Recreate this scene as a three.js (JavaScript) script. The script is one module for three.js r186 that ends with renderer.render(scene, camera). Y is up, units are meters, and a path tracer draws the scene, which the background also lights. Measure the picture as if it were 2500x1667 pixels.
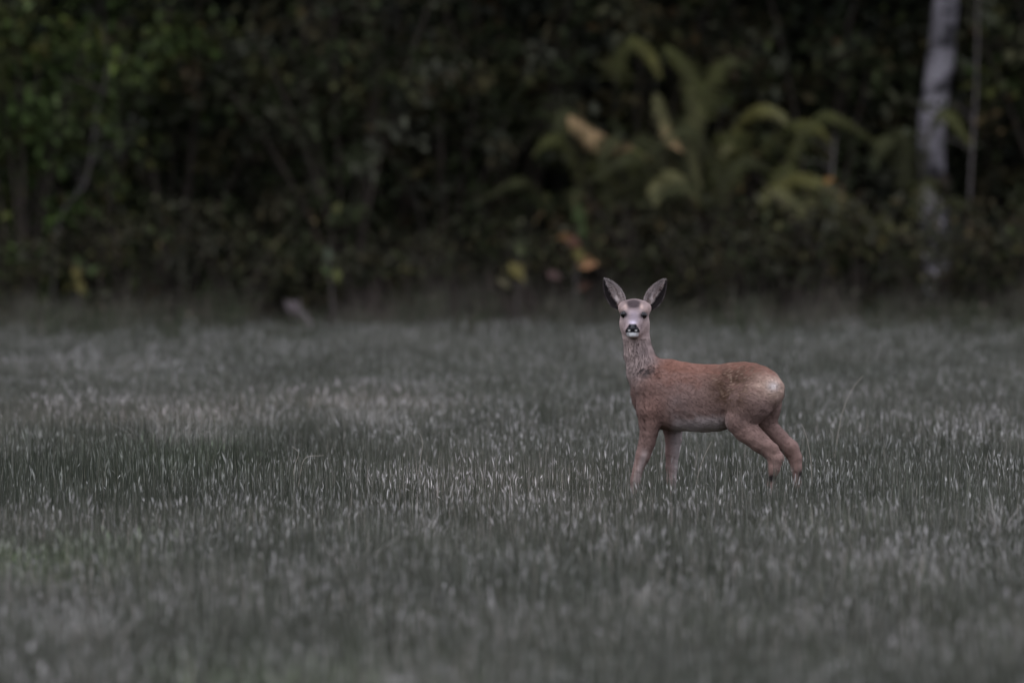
import * as THREE from 'three';
import { mergeGeometries } from 'three/addons/utils/BufferGeometryUtils.js';
import { ImprovedNoise } from 'three/addons/math/ImprovedNoise.js';

// ------------------------------------------------------------------ camera, sky, sun, exposure
const scene = new THREE.Scene();
const FPX = 27000, EYE = 1.6, HORIZON = 290;          // focal length in photo pixels, eye height, row of the horizon
const camera = new THREE.PerspectiveCamera(2 * Math.atan(833.5 / FPX) * 180 / Math.PI, 2500 / 1667, 0.5, 1500);
camera.position.set(0, EYE, 0);
camera.rotation.x = -Math.atan((833.5 - HORIZON) / FPX);
camera.focus = 44.9;
camera.userData.fStop = 3.6;
scene.add(camera);

const SKY_LEVEL = 1.75;
{ // overcast dusk: three times brighter overhead than at the horizon, cool
  const w = 64, h = 32, a = new Float32Array(w * h * 4);
  for (let j = 0; j < h; j++) for (let i = 0; i < w; i++) {
    const el = ((j + 0.5) / h - 0.5) * Math.PI, s = Math.max(0, Math.sin(el));
    const l = SKY_LEVEL * (1 + 2 * s) / 3, k = (j * w + i) * 4;
    a[k] = l * 0.93; a[k + 1] = l * 0.955; a[k + 2] = l * 1.12; a[k + 3] = 1;
  }
  const t = new THREE.DataTexture(a, w, h, THREE.RGBAFormat, THREE.FloatType);
  t.mapping = THREE.EquirectangularReflectionMapping; t.magFilter = THREE.LinearFilter; t.minFilter = THREE.LinearFilter; t.needsUpdate = true;
  scene.background = t; scene.environment = t;
}
const sun = new THREE.DirectionalLight(new THREE.Color(1, 0.95, 0.93), 0.5);
sun.position.set(-30, 60, 10); sun.target.position.set(0, 0, -45);
sun.castShadow = true; sun.shadow.radius = 45; sun.shadow.mapSize.set(2048, 2048);
Object.assign(sun.shadow.camera, { left: -45, right: 45, top: 45, bottom: -45, near: 1, far: 200 });
scene.add(sun, sun.target);
const renderer = new THREE.WebGLRenderer();
renderer.toneMapping = THREE.LinearToneMapping;
renderer.toneMappingExposure = 1.0;
renderer.shadowMap.enabled = true;

// ------------------------------------------------------------------ helpers
function rng(seed) { let a = seed >>> 0; return () => { a = a + 0x6D2B79F5 | 0; let t = Math.imul(a ^ a >>> 15, 1 | a); t = t + Math.imul(t ^ t >>> 7, 61 | t) ^ t; return ((t ^ t >>> 14) >>> 0) / 4294967296; }; }
const perlin = new ImprovedNoise();
const N = (x, y, z = 0) => perlin.noise(x + 31.7, y + 17.3, z + 5.1);
const fbm = (x, y, z = 0) => N(x, y, z) + 0.5 * N(x * 2.1, y * 2.1, z * 2.1) + 0.25 * N(x * 4.3, y * 4.3, z * 4.3);
const clamp = (x, a = 0, b = 1) => Math.min(b, Math.max(a, x));
const lerp = (a, b, t) => a + (b - a) * t;
const smooth = (a, b, x) => { const t = clamp((x - a) / (b - a)); return t * t * (3 - 2 * t); };
const V = (x, y, z) => new THREE.Vector3(x, y, z);
// a direction through a pixel of the photograph, at a chosen distance
const px = (u, v, d) => V((u - 1250) * d / FPX, EYE - (v - HORIZON) * d / FPX, -d);
const used = {};
function numbered(n) { used[n] = (used[n] ?? -1) + 1; return used[n] ? `${n}_${String(used[n]).padStart(3, '0')}` : n; }
function tag(o, label, category, group, kind) { o.userData = { label, category }; if (group) o.userData.group = group; if (kind) o.userData.kind = kind; return o; }
function base(name, p, label, category, group) { const o = new THREE.Group(); o.name = numbered(name); o.position.copy(p); tag(o, label, category, group); scene.add(o); return o; }
function mesh(name, g, m, parent) { const o = new THREE.Mesh(g, m); o.name = parent ? name : numbered(name); o.castShadow = o.receiveShadow = true; (parent ?? scene).add(o); return o; }
const mat = (o) => new THREE.MeshPhysicalMaterial({ side: THREE.DoubleSide, specularIntensity: 0.4, ...o });
class Tris { // collects triangles with colours
  constructor() { this.p = []; this.c = []; this.i = []; this.uv = null; }
  v(p, c) { this.p.push(p.x, p.y, p.z); this.c.push(c[0], c[1], c[2]); return this.p.length / 3 - 1; }
  t(a, b, c) { this.i.push(a, b, c); }
  build() {
    const g = new THREE.BufferGeometry();
    g.setAttribute('position', new THREE.Float32BufferAttribute(this.p, 3));
    g.setAttribute('color', new THREE.Float32BufferAttribute(this.c, 3));
    g.setIndex(this.i); g.computeVertexNormals(); return g;
  }
}
const mixc = (a, b, t) => [lerp(a[0], b[0], t), lerp(a[1], b[1], t), lerp(a[2], b[2], t)];
const mulc = (a, k) => [a[0] * k, a[1] * k, a[2] * k];
// tapered stem along points, with uv in metres and optional wobble
function stem(pts, r0, r1, sides = 7, segs = 12, wob = 0, radii) {
  const curve = new THREE.CatmullRomCurve3(pts), fr = curve.computeFrenetFrames(segs, false), len = curve.getLength();
  const p = [], uv = [], idx = [];
  for (let k = 0; k <= segs; k++) {
    const t = k / segs, c = curve.getPointAt(t), r = radii ? radii(t) : lerp(r0, r1, t);
    for (let s = 0; s <= sides; s++) {
      const a = s / sides * Math.PI * 2, q = r * (1 + wob * N(Math.cos(a) * 1.5, t * len * 3, Math.sin(a) * 1.5));
      const w = c.clone().addScaledVector(fr.normals[k], Math.cos(a) * q).addScaledVector(fr.binormals[k], Math.sin(a) * q);
      p.push(w.x, w.y, w.z); uv.push(s / sides, t * len);
    }
  }
  for (let k = 0; k < segs; k++) for (let s = 0; s < sides; s++) { const a = k * (sides + 1) + s, b = a + sides + 1; idx.push(a, b, a + 1, b, b + 1, a + 1); }
  const g = new THREE.BufferGeometry();
  g.setAttribute('position', new THREE.Float32BufferAttribute(p, 3)); g.setAttribute('uv', new THREE.Float32BufferAttribute(uv, 2)); g.setIndex(idx); g.computeVertexNormals();
  return g;
}
function noiseTexture(w, h, f) {
  const a = new Uint8Array(w * h * 4);
  for (let j = 0; j < h; j++) for (let i = 0; i < w; i++) { const c = f(i / w, j / h), k = (j * w + i) * 4; for (let q = 0; q < 3; q++) a[k + q] = 255 * clamp(c[q]); a[k + 3] = 255; }
  const t = new THREE.DataTexture(a, w, h); t.colorSpace = THREE.SRGBColorSpace; t.wrapS = t.wrapT = THREE.RepeatWrapping; t.magFilter = THREE.LinearFilter; t.needsUpdate = true; return t;
}

// ------------------------------------------------------------------ ground
const groundY = (x, z) => { const k = smooth(-77, -70, z) * smooth(1.2, 2.5, Math.hypot(x - 0.83, z + 45)); return k * 0.035 * fbm(x * 0.5, z * 0.35, 3); };
{
  const axis = (c, r, step) => { const o = []; for (let s = -r; s <= r + 1e-6; s += step) o.push(c + s); let d = step, e = r; while (e < 450) { d *= 1.5; e += d; o.unshift(c - e); o.push(c + e); } return o; };
  const xs = axis(0, 12, 0.5), zs = axis(-55, 30, 0.5), p = [], uv = [], idx = [];
  for (const z of zs) for (const x of xs) { p.push(x, groundY(x, z), z); uv.push(x / 3, z / 3); }
  for (let j = 0; j < zs.length - 1; j++) for (let i = 0; i < xs.length - 1; i++) { const a = j * xs.length + i, b = a + xs.length; idx.push(a, b, a + 1, b, b + 1, a + 1); }
  const g = new THREE.BufferGeometry();
  g.setAttribute('position', new THREE.Float32BufferAttribute(p, 3)); g.setAttribute('uv', new THREE.Float32BufferAttribute(uv, 2)); g.setIndex(idx); g.computeVertexNormals();
  const t = noiseTexture(256, 256, (u, v) => { const n = 0.5 + 0.35 * fbm(u * 24, v * 24), m = 0.5 + 0.4 * N(u * 60, v * 60, 4); return [0.15 + 0.1 * n + 0.05 * m, 0.155 + 0.1 * n + 0.04 * m, 0.11 + 0.07 * n]; });
  const o = mesh('meadow_ground', g, mat({ map: t, roughness: 1 })); tag(o, 'flat meadow soil under the grass', 'ground', null, 'structure');
  // leaf litter under the wood, with an uneven front edge
  const q = [], quv = [], qi = []; let n = 0;
  for (let x = -60; x <= 60; x += 0.5) { const zf = -80.6 + 0.8 * N(x * 0.6, 2); q.push(x, 0.005, zf, x, 0.005, -140); quv.push(x / 3, zf / 3, x / 3, -46); if (n) qi.push(2 * n - 2, 2 * n, 2 * n - 1, 2 * n - 1, 2 * n, 2 * n + 1); n++; }
  const fg = new THREE.BufferGeometry(); fg.setAttribute('position', new THREE.Float32BufferAttribute(q, 3)); fg.setAttribute('uv', new THREE.Float32BufferAttribute(quv, 2)); fg.setIndex(qi); fg.computeVertexNormals();
  const lt = noiseTexture(256, 256, (u, v) => { const k = 0.5 + 0.5 * fbm(u * 30, v * 30, 7); return [0.15 + 0.17 * k, 0.12 + 0.12 * k, 0.09 + 0.08 * k]; });
  tag(mesh('forest_floor', fg, mat({ map: lt, roughness: 1 })), 'brown leaf litter on the floor of the wood', 'ground', null, 'structure');
}

// ------------------------------------------------------------------ woodland behind the meadow
const leafMat = mat({ vertexColors: true, roughness: 0.75 });
const barkMat = mat({ map: noiseTexture(128, 256, (u, v) => { const k = 0.5 + 0.5 * fbm(u * 14, v * 5, 2); return [0.2 + 0.14 * k, 0.18 + 0.13 * k, 0.16 + 0.12 * k]; }), roughness: 0.95 });
const paleBarkMat = mat({ map: noiseTexture(128, 256, (u, v) => { const k = 0.5 + 0.5 * fbm(u * 10, v * 9, 8); return [0.36 + 0.16 * k, 0.34 + 0.15 * k, 0.33 + 0.15 * k]; }), roughness: 0.9 });
function addLeaf(T, p, dir, nrm, len, wid, col) { // folded leaf of four triangles
  const d = dir.clone().normalize(), s = V(0, 0, 0).crossVectors(d, nrm).normalize(), n = V(0, 0, 0).crossVectors(s, d);
  const at = (a, b, c) => p.clone().addScaledVector(d, a * len).addScaledVector(s, b * wid).addScaledVector(n, c * wid);
  const a = T.v(at(0, 0, 0), col), b = T.v(at(0.45, 0.5, 0.16), col), c = T.v(at(0.5, 0, 0), col), e = T.v(at(0.45, -0.5, 0.16), col), f = T.v(at(1, 0, -0.2), col);
  T.t(a, b, c); T.t(b, f, c); T.t(a, c, e); T.t(c, f, e);
}
const rdir = (r) => { const z = r() * 2 - 1, a = r() * 6.2832, q = Math.sqrt(1 - z * z); return V(q * Math.cos(a), z, q * Math.sin(a)); };
const GREENS = [[0.034, 0.046, 0.02], [0.045, 0.058, 0.03], [0.06, 0.066, 0.042], [0.05, 0.046, 0.026], [0.07, 0.078, 0.058]];
const WARM = [[0.075, 0.064, 0.03], [0.08, 0.054, 0.03], [0.07, 0.076, 0.03]];
// shrub: leaning stems with twigs; returns { stems: [...], foliage }
function shrubShapes(seed, H, R, nStem, nTwig, nLeaf, leaf, warm, tint = [1, 1, 1]) {
  const r = rng(seed), stems = [], T = new Tris();
  for (let s = 0; s < nStem; s++) {
    const a = s / nStem * 6.2832 + r(), lean = R * (0.3 + 0.7 * r()), h = H * (0.6 + 0.4 * r());
    const pts = [V(Math.cos(a) * 0.06, -0.05, Math.sin(a) * 0.06), V(Math.cos(a) * lean * 0.25, h * 0.35, Math.sin(a) * lean * 0.25), V(Math.cos(a + 0.3) * lean * 0.65, h * 0.75, Math.sin(a + 0.3) * lean * 0.65), V(Math.cos(a + 0.4) * lean, h, Math.sin(a + 0.4) * lean)];
    stems.push(stem(pts, 0.018 + 0.012 * r(), 0.005, 5, 9));
    const cv = new THREE.CatmullRomCurve3(pts);
    for (let k = 0; k < nTwig; k++) {
      const t = 0.12 + 0.88 * Math.pow(r(), 0.8), o = cv.getPoint(t), d = rdir(r); d.y = d.y * 0.4 + 0.1; d.normalize();
      const L = 0.22 + 0.4 * r(), cc = mixc(GREENS[Math.floor(r() * 5)], WARM[Math.floor(r() * 3)], r() < warm ? 0.7 : 0);
      for (let q = 0; q < nLeaf; q++) {
        const tt = Math.pow((q + r()) / nLeaf, 0.7), p = o.clone().addScaledVector(d, L * tt).add(rdir(r).multiplyScalar(0.09));
        const ld = d.clone().add(rdir(r).multiplyScalar(0.9)); ld.y -= 0.45;
        const nn = V(0, 1, 0).add(rdir(r).multiplyScalar(0.75));
        const k2 = 0.45 + 1.5 * r() * r() + (r() < 0.08 ? 0.7 : 0), c = r() < warm * 0.3 ? WARM[Math.floor(r() * 3)] : cc, z = leaf * (0.6 + 0.7 * r());
        addLeaf(T, p, ld, nn, z, z * 0.62, [c[0] * k2 * tint[0], c[1] * k2 * tint[1], c[2] * k2 * tint[2]]);
      }
    }
  }
  return { stems, foliage: T.build() };
}
const shrubKinds = [
  shrubShapes(11, 2.7, 0.95, 8, 13, 22, 0.085, 0.1, [1.15, 1.4, 0.72]),   // greener, larger leaves
  shrubShapes(12, 2.6, 0.9, 8, 9, 22, 0.085, 0.06, [1.1, 1.04, 0.95]),   // dark and small-leaved
  shrubShapes(13, 2.4, 1.0, 8, 9, 20, 0.085, 0.22, [1.1, 1.0, 0.8]),       // turning yellow here and there
  shrubShapes(14, 1.3, 0.8, 9, 9, 15, 0.065, 0.14, [1.0, 0.9, 0.8]),      // low
];
function shrub(kind, u, d, turn, scale, name, label, group) {
  const o = base(name, V((u - 1250) * d / FPX, 0, -d), label, 'shrub', group);
  o.rotation.y = turn; o.scale.setScalar(scale);
  const k = shrubKinds[kind];
  for (const s of k.stems) mesh('stem', s, barkMat, o);
  const f = mesh('foliage', k.foliage, leafMat, o); f.userData.kind = 'stuff';
  return o;
}
const SHN = [['broad_leaved_shrub', 'tall leafy green shrub', 'broad-leaved green shrubs at the wood edge'], ['dark_shrub', 'tall dark small-leaved shrub', 'dark shrubs along the wood edge'], ['autumn_shrub', 'tall shrub flecked with yellowing leaves', 'yellowing shrubs along the wood edge'], ['low_shrub', 'low dark bush', 'low bushes at the wood edge']];
const SH = [ // kind, column of the photo, distance, turn, scale, what it stands by
  [0, 40, 80.2, 0.4, 1.05, 'beside the slim kinked sapling'], [0, 215, 81.4, 2.1, 1.05, 'just behind the slim kinked sapling'], [0, -210, 80.6, 3.3, 1.1, 'at the far end of the green shrubs'],
  [1, 420, 81.8, 1.1, 1.1, 'next to the leafy green shrubs'], [1, 640, 82.2, 4.0, 1.1, 'behind the pale broken branch'], [1, 850, 81.2, 2.6, 1.08, 'behind the seedling with a yellow-green leaf'], [1, 1080, 82.2, 5.2, 1.05, 'between the pale broken branch and the mustard leaf'], [2, 960, 83.2, 0.6, 1.2, 'set back among the dark shrubs'], [1, 1250, 83.0, 3.1, 1.15, 'behind the mustard yellow leaf'],
  [2, 1500, 83.4, 1.7, 1.2, 'behind the fern with the tan frond'], [2, 1760, 83.6, 4.4, 1.15, 'behind the long drooping ferns'], [1, 1980, 83.2, 0.2, 1.15, 'between the ferns and the birch'], [2, 2150, 84.8, 2.2, 1.15, 'close behind the birch trunk'], [1, 2420, 84.4, 3.7, 1.2, 'beyond the slim pale sapling by the birch'], [2, 2620, 82.4, 5.1, 1.1, 'past the birch towards the leafy end'], [0, 2820, 82.6, 1.3, 1.1, 'well past the birch'],
  [3, 330, 79.9, 0.9, 0.9, 'in front of the green shrubs'], [3, 60, 79.6, 2.2, 0.7, 'under the leafy green shrub'], [3, 560, 79.9, 5.0, 0.75, 'beside the pale broken branch'], [3, 1010, 80.1, 0.1, 0.7, 'between the two coloured seedlings and the broken branch'], [3, 1330, 80.3, 3.6, 0.75, 'behind the orange leaf'],
  [3, 1580, 79.9, 2.9, 0.85, 'under the fern with the tan frond'], [3, 1730, 79.5, 1.2, 0.7, 'under the long drooping fern'], [3, 1850, 80.1, 4.6, 0.9, 'under the hooked fern'], [3, 2080, 79.8, 1.9, 0.95, 'between the spreading fern and the birch'], [3, 2265, 79.7, 4.2, 0.68, 'at the foot of the birch'], [3, 2320, 80.3, 2.7, 0.62, 'between the birch and the slim pale sapling'], [3, 2400, 80.1, 5.5, 0.9, 'beside the slim pale sapling'], [3, 2520, 79.8, 0.1, 0.9, 'past the birch on the meadow side'],
];
for (const [k, u, d, t, s, where] of SH) shrub(k, u, d, t, s, SHN[k][0], SHN[k][1] + ' ' + where, SHN[k][2]);

// birch with a pale trunk, bent, with a dark knot
{
  const d = 83.2, f = d / FPX, o = base('birch_tree', V((2290 - 1250) * f, 0, -d), 'birch with a leaning pale grey trunk and a dark knot at the wood edge', 'tree');
  const L = (u, v, dz = 0) => px(u, v, d).sub(o.position).add(V(0, 0, dz));
  const t = noiseTexture(256, 1024, (u, v) => {
    const y = v * 10, band = N(u * 1.5, y * 5, 3), fine = N(u * 5, y * 26, 6), pat = fbm(u * 3, y * 1.3, 9);
    let k = 0.62 + 0.26 * pat; if (fine > 0.3) k -= 0.3 * smooth(0.3, 0.5, fine); if (band > 0.12) k -= 0.34 * smooth(0.12, 0.4, band); if (pat > 0.45) k -= 0.25; k = Math.max(k, 0.16);
    return [k, k * 0.975, k * 1.01];
  });
  t.repeat.set(1, 0.1);
  const bark = mat({ map: t, roughness: 0.8 });
  const path = [V(0, -0.1, 0), L(2285, 640), L(2281, 520), L(2278, 420), L(2276, 340), L(2281, 265), L(2297, 160), L(2309, 0), L(2322, -220), L(2300, -700, 0.1), L(2290, -1500, 0.2), L(2240, -2600, 0.3)];
  mesh('trunk', stem(path, 0, 0, 18, 90, 0.12, (q) => 0.116 * (1 - 0.75 * q) + 0.02 * Math.exp(-q * 60)), bark, o);
  const kn = new THREE.SphereGeometry(0.075, 14, 10); kn.scale(0.95, 1.1, 0.9);
  const km = mesh('knot', kn, barkMat, o); km.position.copy(L(2303, 452, 0.075));
  const T = new Tris(), r = rng(77);
  for (let k = 0; k < 11; k++) {
    const a = r() * 6.28, h = 3.0 + k * 0.55, b = L(2300, 290 - (h - EYE) / f), e = b.clone().add(V(Math.cos(a) * (1.7 - k * 0.06), 0.7, Math.sin(a) * (1.7 - k * 0.06)));
    mesh('branch', stem([b, b.clone().lerp(e, 0.5).add(V(0, 0.25, 0)), e], 0.03, 0.006, 5, 6), bark, o);
    for (let q = 0; q < 260; q++) { const p = b.clone().lerp(e, 0.25 + 0.85 * r()).add(rdir(r).multiplyScalar(0.5 * r())); addLeaf(T, p, V(0, -1, 0).add(rdir(r)), rdir(r), 0.09, 0.06, mulc([0.06, 0.075, 0.02], 0.6 + r())); }
  }
  mesh('crown', T.build(), leafMat, o).userData.kind = 'stuff';
}
// thin saplings, each along its own curve in the photograph
function sapling(d, pts, r0, m, label, leaves, seed, name = 'sapling') {
  const p0 = px(pts[0][0], pts[0][1], d), o = base(name, V(p0.x, 0, -d), label, 'sapling', 'thin saplings at the wood edge');
  const P = [V(0, -0.05, 0), ...pts.map(([u, v]) => px(u, v, d).sub(o.position))];
  if (P[1].y < 0.12) P.splice(1, 1);
  mesh('stem', stem(P, r0, r0 * 0.35, 7, 26, 0.15), m, o);
  const r = rng(seed), T = new Tris(), cv = new THREE.CatmullRomCurve3(P);
  for (let k = 0; k < leaves; k++) {
    const b = cv.getPoint(0.4 + 0.6 * r()), dd = rdir(r); dd.y = Math.abs(dd.y) * 0.5;
    const e = b.clone().addScaledVector(dd, 0.25 + 0.3 * r());
    mesh('twig', stem([b, b.clone().lerp(e, 0.5).add(V(0, 0.03, 0)), e], 0.005, 0.002, 4, 3), m, o);
    for (let q = 0; q < 14; q++) addLeaf(T, b.clone().lerp(e, 0.3 + 0.8 * r()).add(rdir(r).multiplyScalar(0.05)), dd.clone().add(rdir(r)).add(V(0, -0.4, 0)), V(0, 1, 0).add(rdir(r).multiplyScalar(0.8)), 0.06, 0.04, mulc(GREENS[Math.floor(r() * 5)], 0.8 + 0.8 * r()));
  }
  if (leaves) mesh('foliage', T.build(), leafMat, o).userData.kind = 'stuff';
}
sapling(81.2, [[2360, 820], [2366, 640], [2370, 450], [2378, 320], [2385, 185], [2388, 20], [2395, -150]], 0.013, paleBarkMat, 'slim pale sapling standing beside the birch trunk', 8, 31);
sapling(80.2, [[1996, 830], [1998, 662], [2003, 610], [2014, 560], [2025, 513], [2030, 440], [2040, 330]], 0.017, paleBarkMat, 'slim kinked sapling rising through the ferns', 6, 32);
sapling(80.3, [[130, 830], [132, 640], [150, 520], [205, 450], [222, 380], [232, 290], [262, 160], [250, 60]], 0.014, paleBarkMat, 'slim kinked sapling among the broad-leaved green shrubs', 9, 33);
sapling(81.6, [[742, 830], [746, 700], [730, 560], [752, 380], [738, 150], [760, -120]], 0.011, barkMat, 'thin wavy brown sapling behind the pale broken branch', 9, 34);

// trees of the wood: trunk, limbs and a crown that hangs out over the shrubs
{
  const r = rng(5), T = new Tris(), C = V(0, 6.2, 0);
  for (let k = 0; k < 230; k++) { // clumps through the crown's volume
    const q = rdir(r), R = 0.45 + 0.55 * Math.sqrt(r()), c = V(q.x * 3.4 * R, C.y + q.y * 3.9 * R, q.z * 3.4 * R), cc = GREENS[Math.floor(r() * 5)];
    for (let n = 0; n < 26; n++) addLeaf(T, c.clone().add(rdir(r).multiplyScalar(0.55 * r())), rdir(r).add(V(0, -0.4, 0)), V(0, 1, 0).add(rdir(r).multiplyScalar(0.9)), 0.2, 0.15, mulc(cc, 0.6 + 0.7 * r()));
  }
  const crown = T.build(), trunk = stem([V(0, -0.1, 0), V(0.05, 2, 0.03), V(-0.06, 4.5, 0), V(0.1, 8.5, 0.1)], 0.17, 0.05, 12, 24, 0.15), limbs = [];
  for (let k = 0; k < 6; k++) { const a = k * 1.1; limbs.push(stem([V(0, 3 + k * 0.7, 0), V(Math.cos(a) * 1.1, 4.0 + k * 0.7, Math.sin(a) * 1.1), V(Math.cos(a) * 2.3, 4.5 + k * 0.7, Math.sin(a) * 2.3)], 0.06, 0.015, 6, 6)); }
  const spots = [[-13, 85.5], [-9.8, 84.8], [-6.8, 85.2], [-4.2, 85.6], [-1.6, 85.4], [1.3, 85.8], [4.6, 85.2], [7.6, 84.6], [11, 85], [-11.5, 89], [-7.8, 90], [-4.6, 89.2], [-1.9, 90], [1.0, 89], [3.4, 88.6], [6.5, 89.4], [10.2, 89.6], [14, 90]];
  spots.forEach(([x, d], i) => {
    const o = base('broadleaf_tree', V(x, 0, -d), 'dark broadleaf tree standing inside the wood behind the shrubs', 'tree', 'broadleaf trees of the wood');
    // edge crowns, out of view, pushed forward to throw shade on the field edge
    const edge = d < 88, s = (edge ? 1.5 : 2.1) * (0.98 + 0.15 * r()); o.scale.set(s, s, s);
    mesh('trunk', trunk, barkMat, o); for (const l of limbs) mesh('limb', l, barkMat, o).rotation.y = i * 2.4;
    const cr = mesh('crown', crown, leafMat, o); cr.userData.kind = 'stuff'; cr.rotation.y = i * 2.4; if (edge) cr.position.set(0, 0.7, 2.3);
  });
}
// the depth of the wood: leafy mass that reads as one
{
  const r = rng(6), T = new Tris();
  for (let n = 0; n < 70; n++) addLeaf(T, rdir(r).multiplyScalar(0.5 * Math.cbrt(r())), rdir(r).add(V(0, -0.4, 0)), V(0, 1, 0).add(rdir(r).multiplyScalar(0.9)), 0.1, 0.075, mulc(GREENS[Math.floor(r() * 5)], 0.4 + 0.5 * r()));
  const cnt = 7500, im = new THREE.InstancedMesh(T.build(), leafMat, cnt), m = new THREE.Matrix4(), q = new THREE.Quaternion(), e = new THREE.Euler();
  for (let k = 0; k < cnt; k++) {
    const d = 84.2 + 26 * Math.pow(r(), 1.4), far = d > 90, x = (r() * 2 - 1) * (far ? 20 : 13), y = far ? r() * 10 : d > 86.5 ? r() * 6 : 0.1 + r() * 3.6, s = far ? 1.6 + r() : 0.8 + 0.7 * r();
    q.setFromEuler(e.set(r() * 6, r() * 6, r() * 6)); m.compose(V(x, y, -d), q, V(s, s, s)); im.setMatrixAt(k, m);
  }
  im.name = 'woodland'; im.castShadow = im.receiveShadow = true; tag(im, 'dark leafy thicket filling the depth of the wood', 'woodland', null, 'stuff'); scene.add(im);
}

// bracken with arching fronds
function frondShape(pts, W, col, seed, tip = col) {
  const cv = new THREE.CatmullRomCurve3(pts), r = rng(seed), T = new Tris(), n = 38;
  let pb = -1, pq = -1;
  for (let k = 0; k < n; k++) {
    const t0 = 0.42, t = t0 + (1 - t0) * k / n, o = cv.getPoint(t), tg = cv.getTangent(t), side = V(0, 0, 0).crossVectors(tg, V(0, 1, 0.35)).normalize(), up = V(0, 0, 0).crossVectors(side, tg).normalize();
    const f = (t - t0) / (1 - t0), c0 = mixc(col, tip, smooth(0.2, 0.9, f)), b0 = T.v(o, c0), b1 = T.v(o.clone().addScaledVector(up, 0.006), c0);
    if (pb >= 0) { T.t(pb, b0, pq); T.t(pq, b0, b1); } pb = b0; pq = b1;
    for (const s of [-1, 1]) {
      const L = W * (0.35 + 0.65 * Math.sin(Math.PI * Math.min(1, 0.12 + f))) * Math.pow(1.02 - f, 0.22) * (0.85 + 0.3 * r());
      const d = side.clone().multiplyScalar(s).addScaledVector(tg, 0.45).add(V(0, -0.35 - 0.3 * r(), 0)).normalize(), w = V(0, 0, 0).crossVectors(d, up).normalize(), cc = mulc(c0, 0.7 + 0.6 * r());
      const m = 6; let pa = b0;
      for (let q = 1; q <= m; q++) {
        const a = q / m, c = o.clone().addScaledVector(d, L * a).add(V(0, -0.12 * L * a * a, 0)), hw = 0.017 * (1.2 - a) * (0.8 + 0.4 * r()), mid = o.clone().addScaledVector(d, L * (a - 0.5 / m));
        const pc = T.v(c, cc), pl = T.v(mid.clone().addScaledVector(w, hw), cc), pr = T.v(mid.clone().addScaledVector(w, -hw), cc);
        T.t(pa, pl, pc); T.t(pa, pc, pr); pa = pc;
      }
    }
  }
  return T.build();
}
const FG = [0.075, 0.08, 0.026], FO = [0.36, 0.25, 0.13], FY = [0.12, 0.115, 0.034], FP = [0.145, 0.14, 0.062], FD = [0.05, 0.054, 0.022];
function bracken(d, u0, label, fronds, extra, seed) {
  const o = base('bracken_fern', V((u0 - 1250) * d / FPX, 0, -d), label, 'fern', 'ferns at the wood edge'), r = rng(seed);
  const add = (P, W, c, tip) => {
    const f = mesh('frond', frondShape(P, W, c, seed * 100 + o.children.length, tip), leafMat, o);
    mesh('rachis', stem(P, 0.005, 0.0015, 5, 18), barkMat, f);
  };
  for (const [pts, W, c, tip, dz] of fronds) {
    const Q = pts.map(([u, v], i) => px(u, v, d).sub(o.position).add(V(0, 0, (dz ?? 0.1) * (i + 1) / pts.length)));
    add([V((r() - 0.5) * 0.1, -0.03, (r() - 0.5) * 0.1), V(Q[0].x * 0.5, Q[0].y * 0.5, 0.03), ...Q], W, c, tip);
  }
  for (let k = 0; k < extra; k++) { const a = r() * 6.28, h = 1.0 + 0.7 * r(), R = 0.5 + 0.4 * r(), c = Math.cos(a), s = Math.sin(a); add([V(c * 0.04, -0.03, s * 0.04), V(c * R * 0.2, h * 0.6, s * R * 0.2), V(c * R * 0.6, h, s * R * 0.6), V(c * R * 1.1, h * 0.85, s * R * 1.1)], 0.16, r() < 0.25 ? FG : FD); }
}
bracken(80.8, 1560, 'tall fern with one tan withered frond arching among green ones', [
  [[[1480, 420], [1420, 300], [1386, 285], [1450, 320], [1520, 350], [1590, 384]].slice(2), 0.2, FO, FO, 0.35],
  [[[1590, 330], [1570, 240], [1600, 228], [1618, 290], [1640, 340], [1668, 370]].slice(2), 0.1, FP, FO, 0.3],
  [[[1500, 260], [1510, 130], [1545, 90], [1590, 130], [1610, 190]], 0.2, FG, FY, 0.2],
  [[[1420, 420], [1370, 330], [1340, 330], [1300, 380]], 0.17, FG, FG, 0.1],
], 5, 3);
bracken(80.4, 1690, 'tall fern with long drooping pale green fronds', [
  [[[1600, 200], [1625, 115], [1670, 150], [1697, 265], [1690, 370], [1710, 470]], 0.15, FG, FP, 0.3],
  [[[1640, 470], [1610, 425], [1640, 415], [1680, 450], [1712, 510]], 0.17, FP, FP, 0.35],
  [[[1660, 450], [1620, 430], [1600, 460], [1600, 500]], 0.13, FP, FP, 0.4],
  [[[1720, 300], [1740, 180], [1780, 140], [1840, 170]], 0.18, FG, FD, 0.0],
], 4, 4);
bracken(80.7, 1780, 'tall green fern whose frond arches over like a hook', [
  [[[1768, 380], [1810, 285], [1860, 255], [1900, 270], [1918, 300]], 0.17, FY, FP, 0.25],
  [[[1790, 420], [1800, 370], [1780, 350], [1760, 380]], 0.12, FY, FP, 0.3],
  [[[1850, 380], [1930, 300], [1990, 300], [2030, 350]], 0.17, FG, FY, 0.1],
], 4, 5);
bracken(80.2, 1830, 'spreading dull green fern bowed over low bushes near the birch', [
  [[[1800, 520], [1870, 460], [1940, 425], [2000, 435], [2050, 490], [2080, 560]], 0.22, FY, FP, 0.2],
  [[[1850, 500], [1900, 460], [1950, 500], [1975, 560]], 0.17, FP, FP, 0.3],
  [[[1900, 520], [1980, 480], [2060, 530], [2100, 600]], 0.19, FP, FG, 0.15],
], 4, 6);
bracken(81.4, 1420, 'half-hidden dark green fern behind the autumn leaves', [[[[1420, 450], [1440, 400], [1480, 420], [1530, 470]], 0.17, FG, FY, 0.1]], 6, 7);
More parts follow.
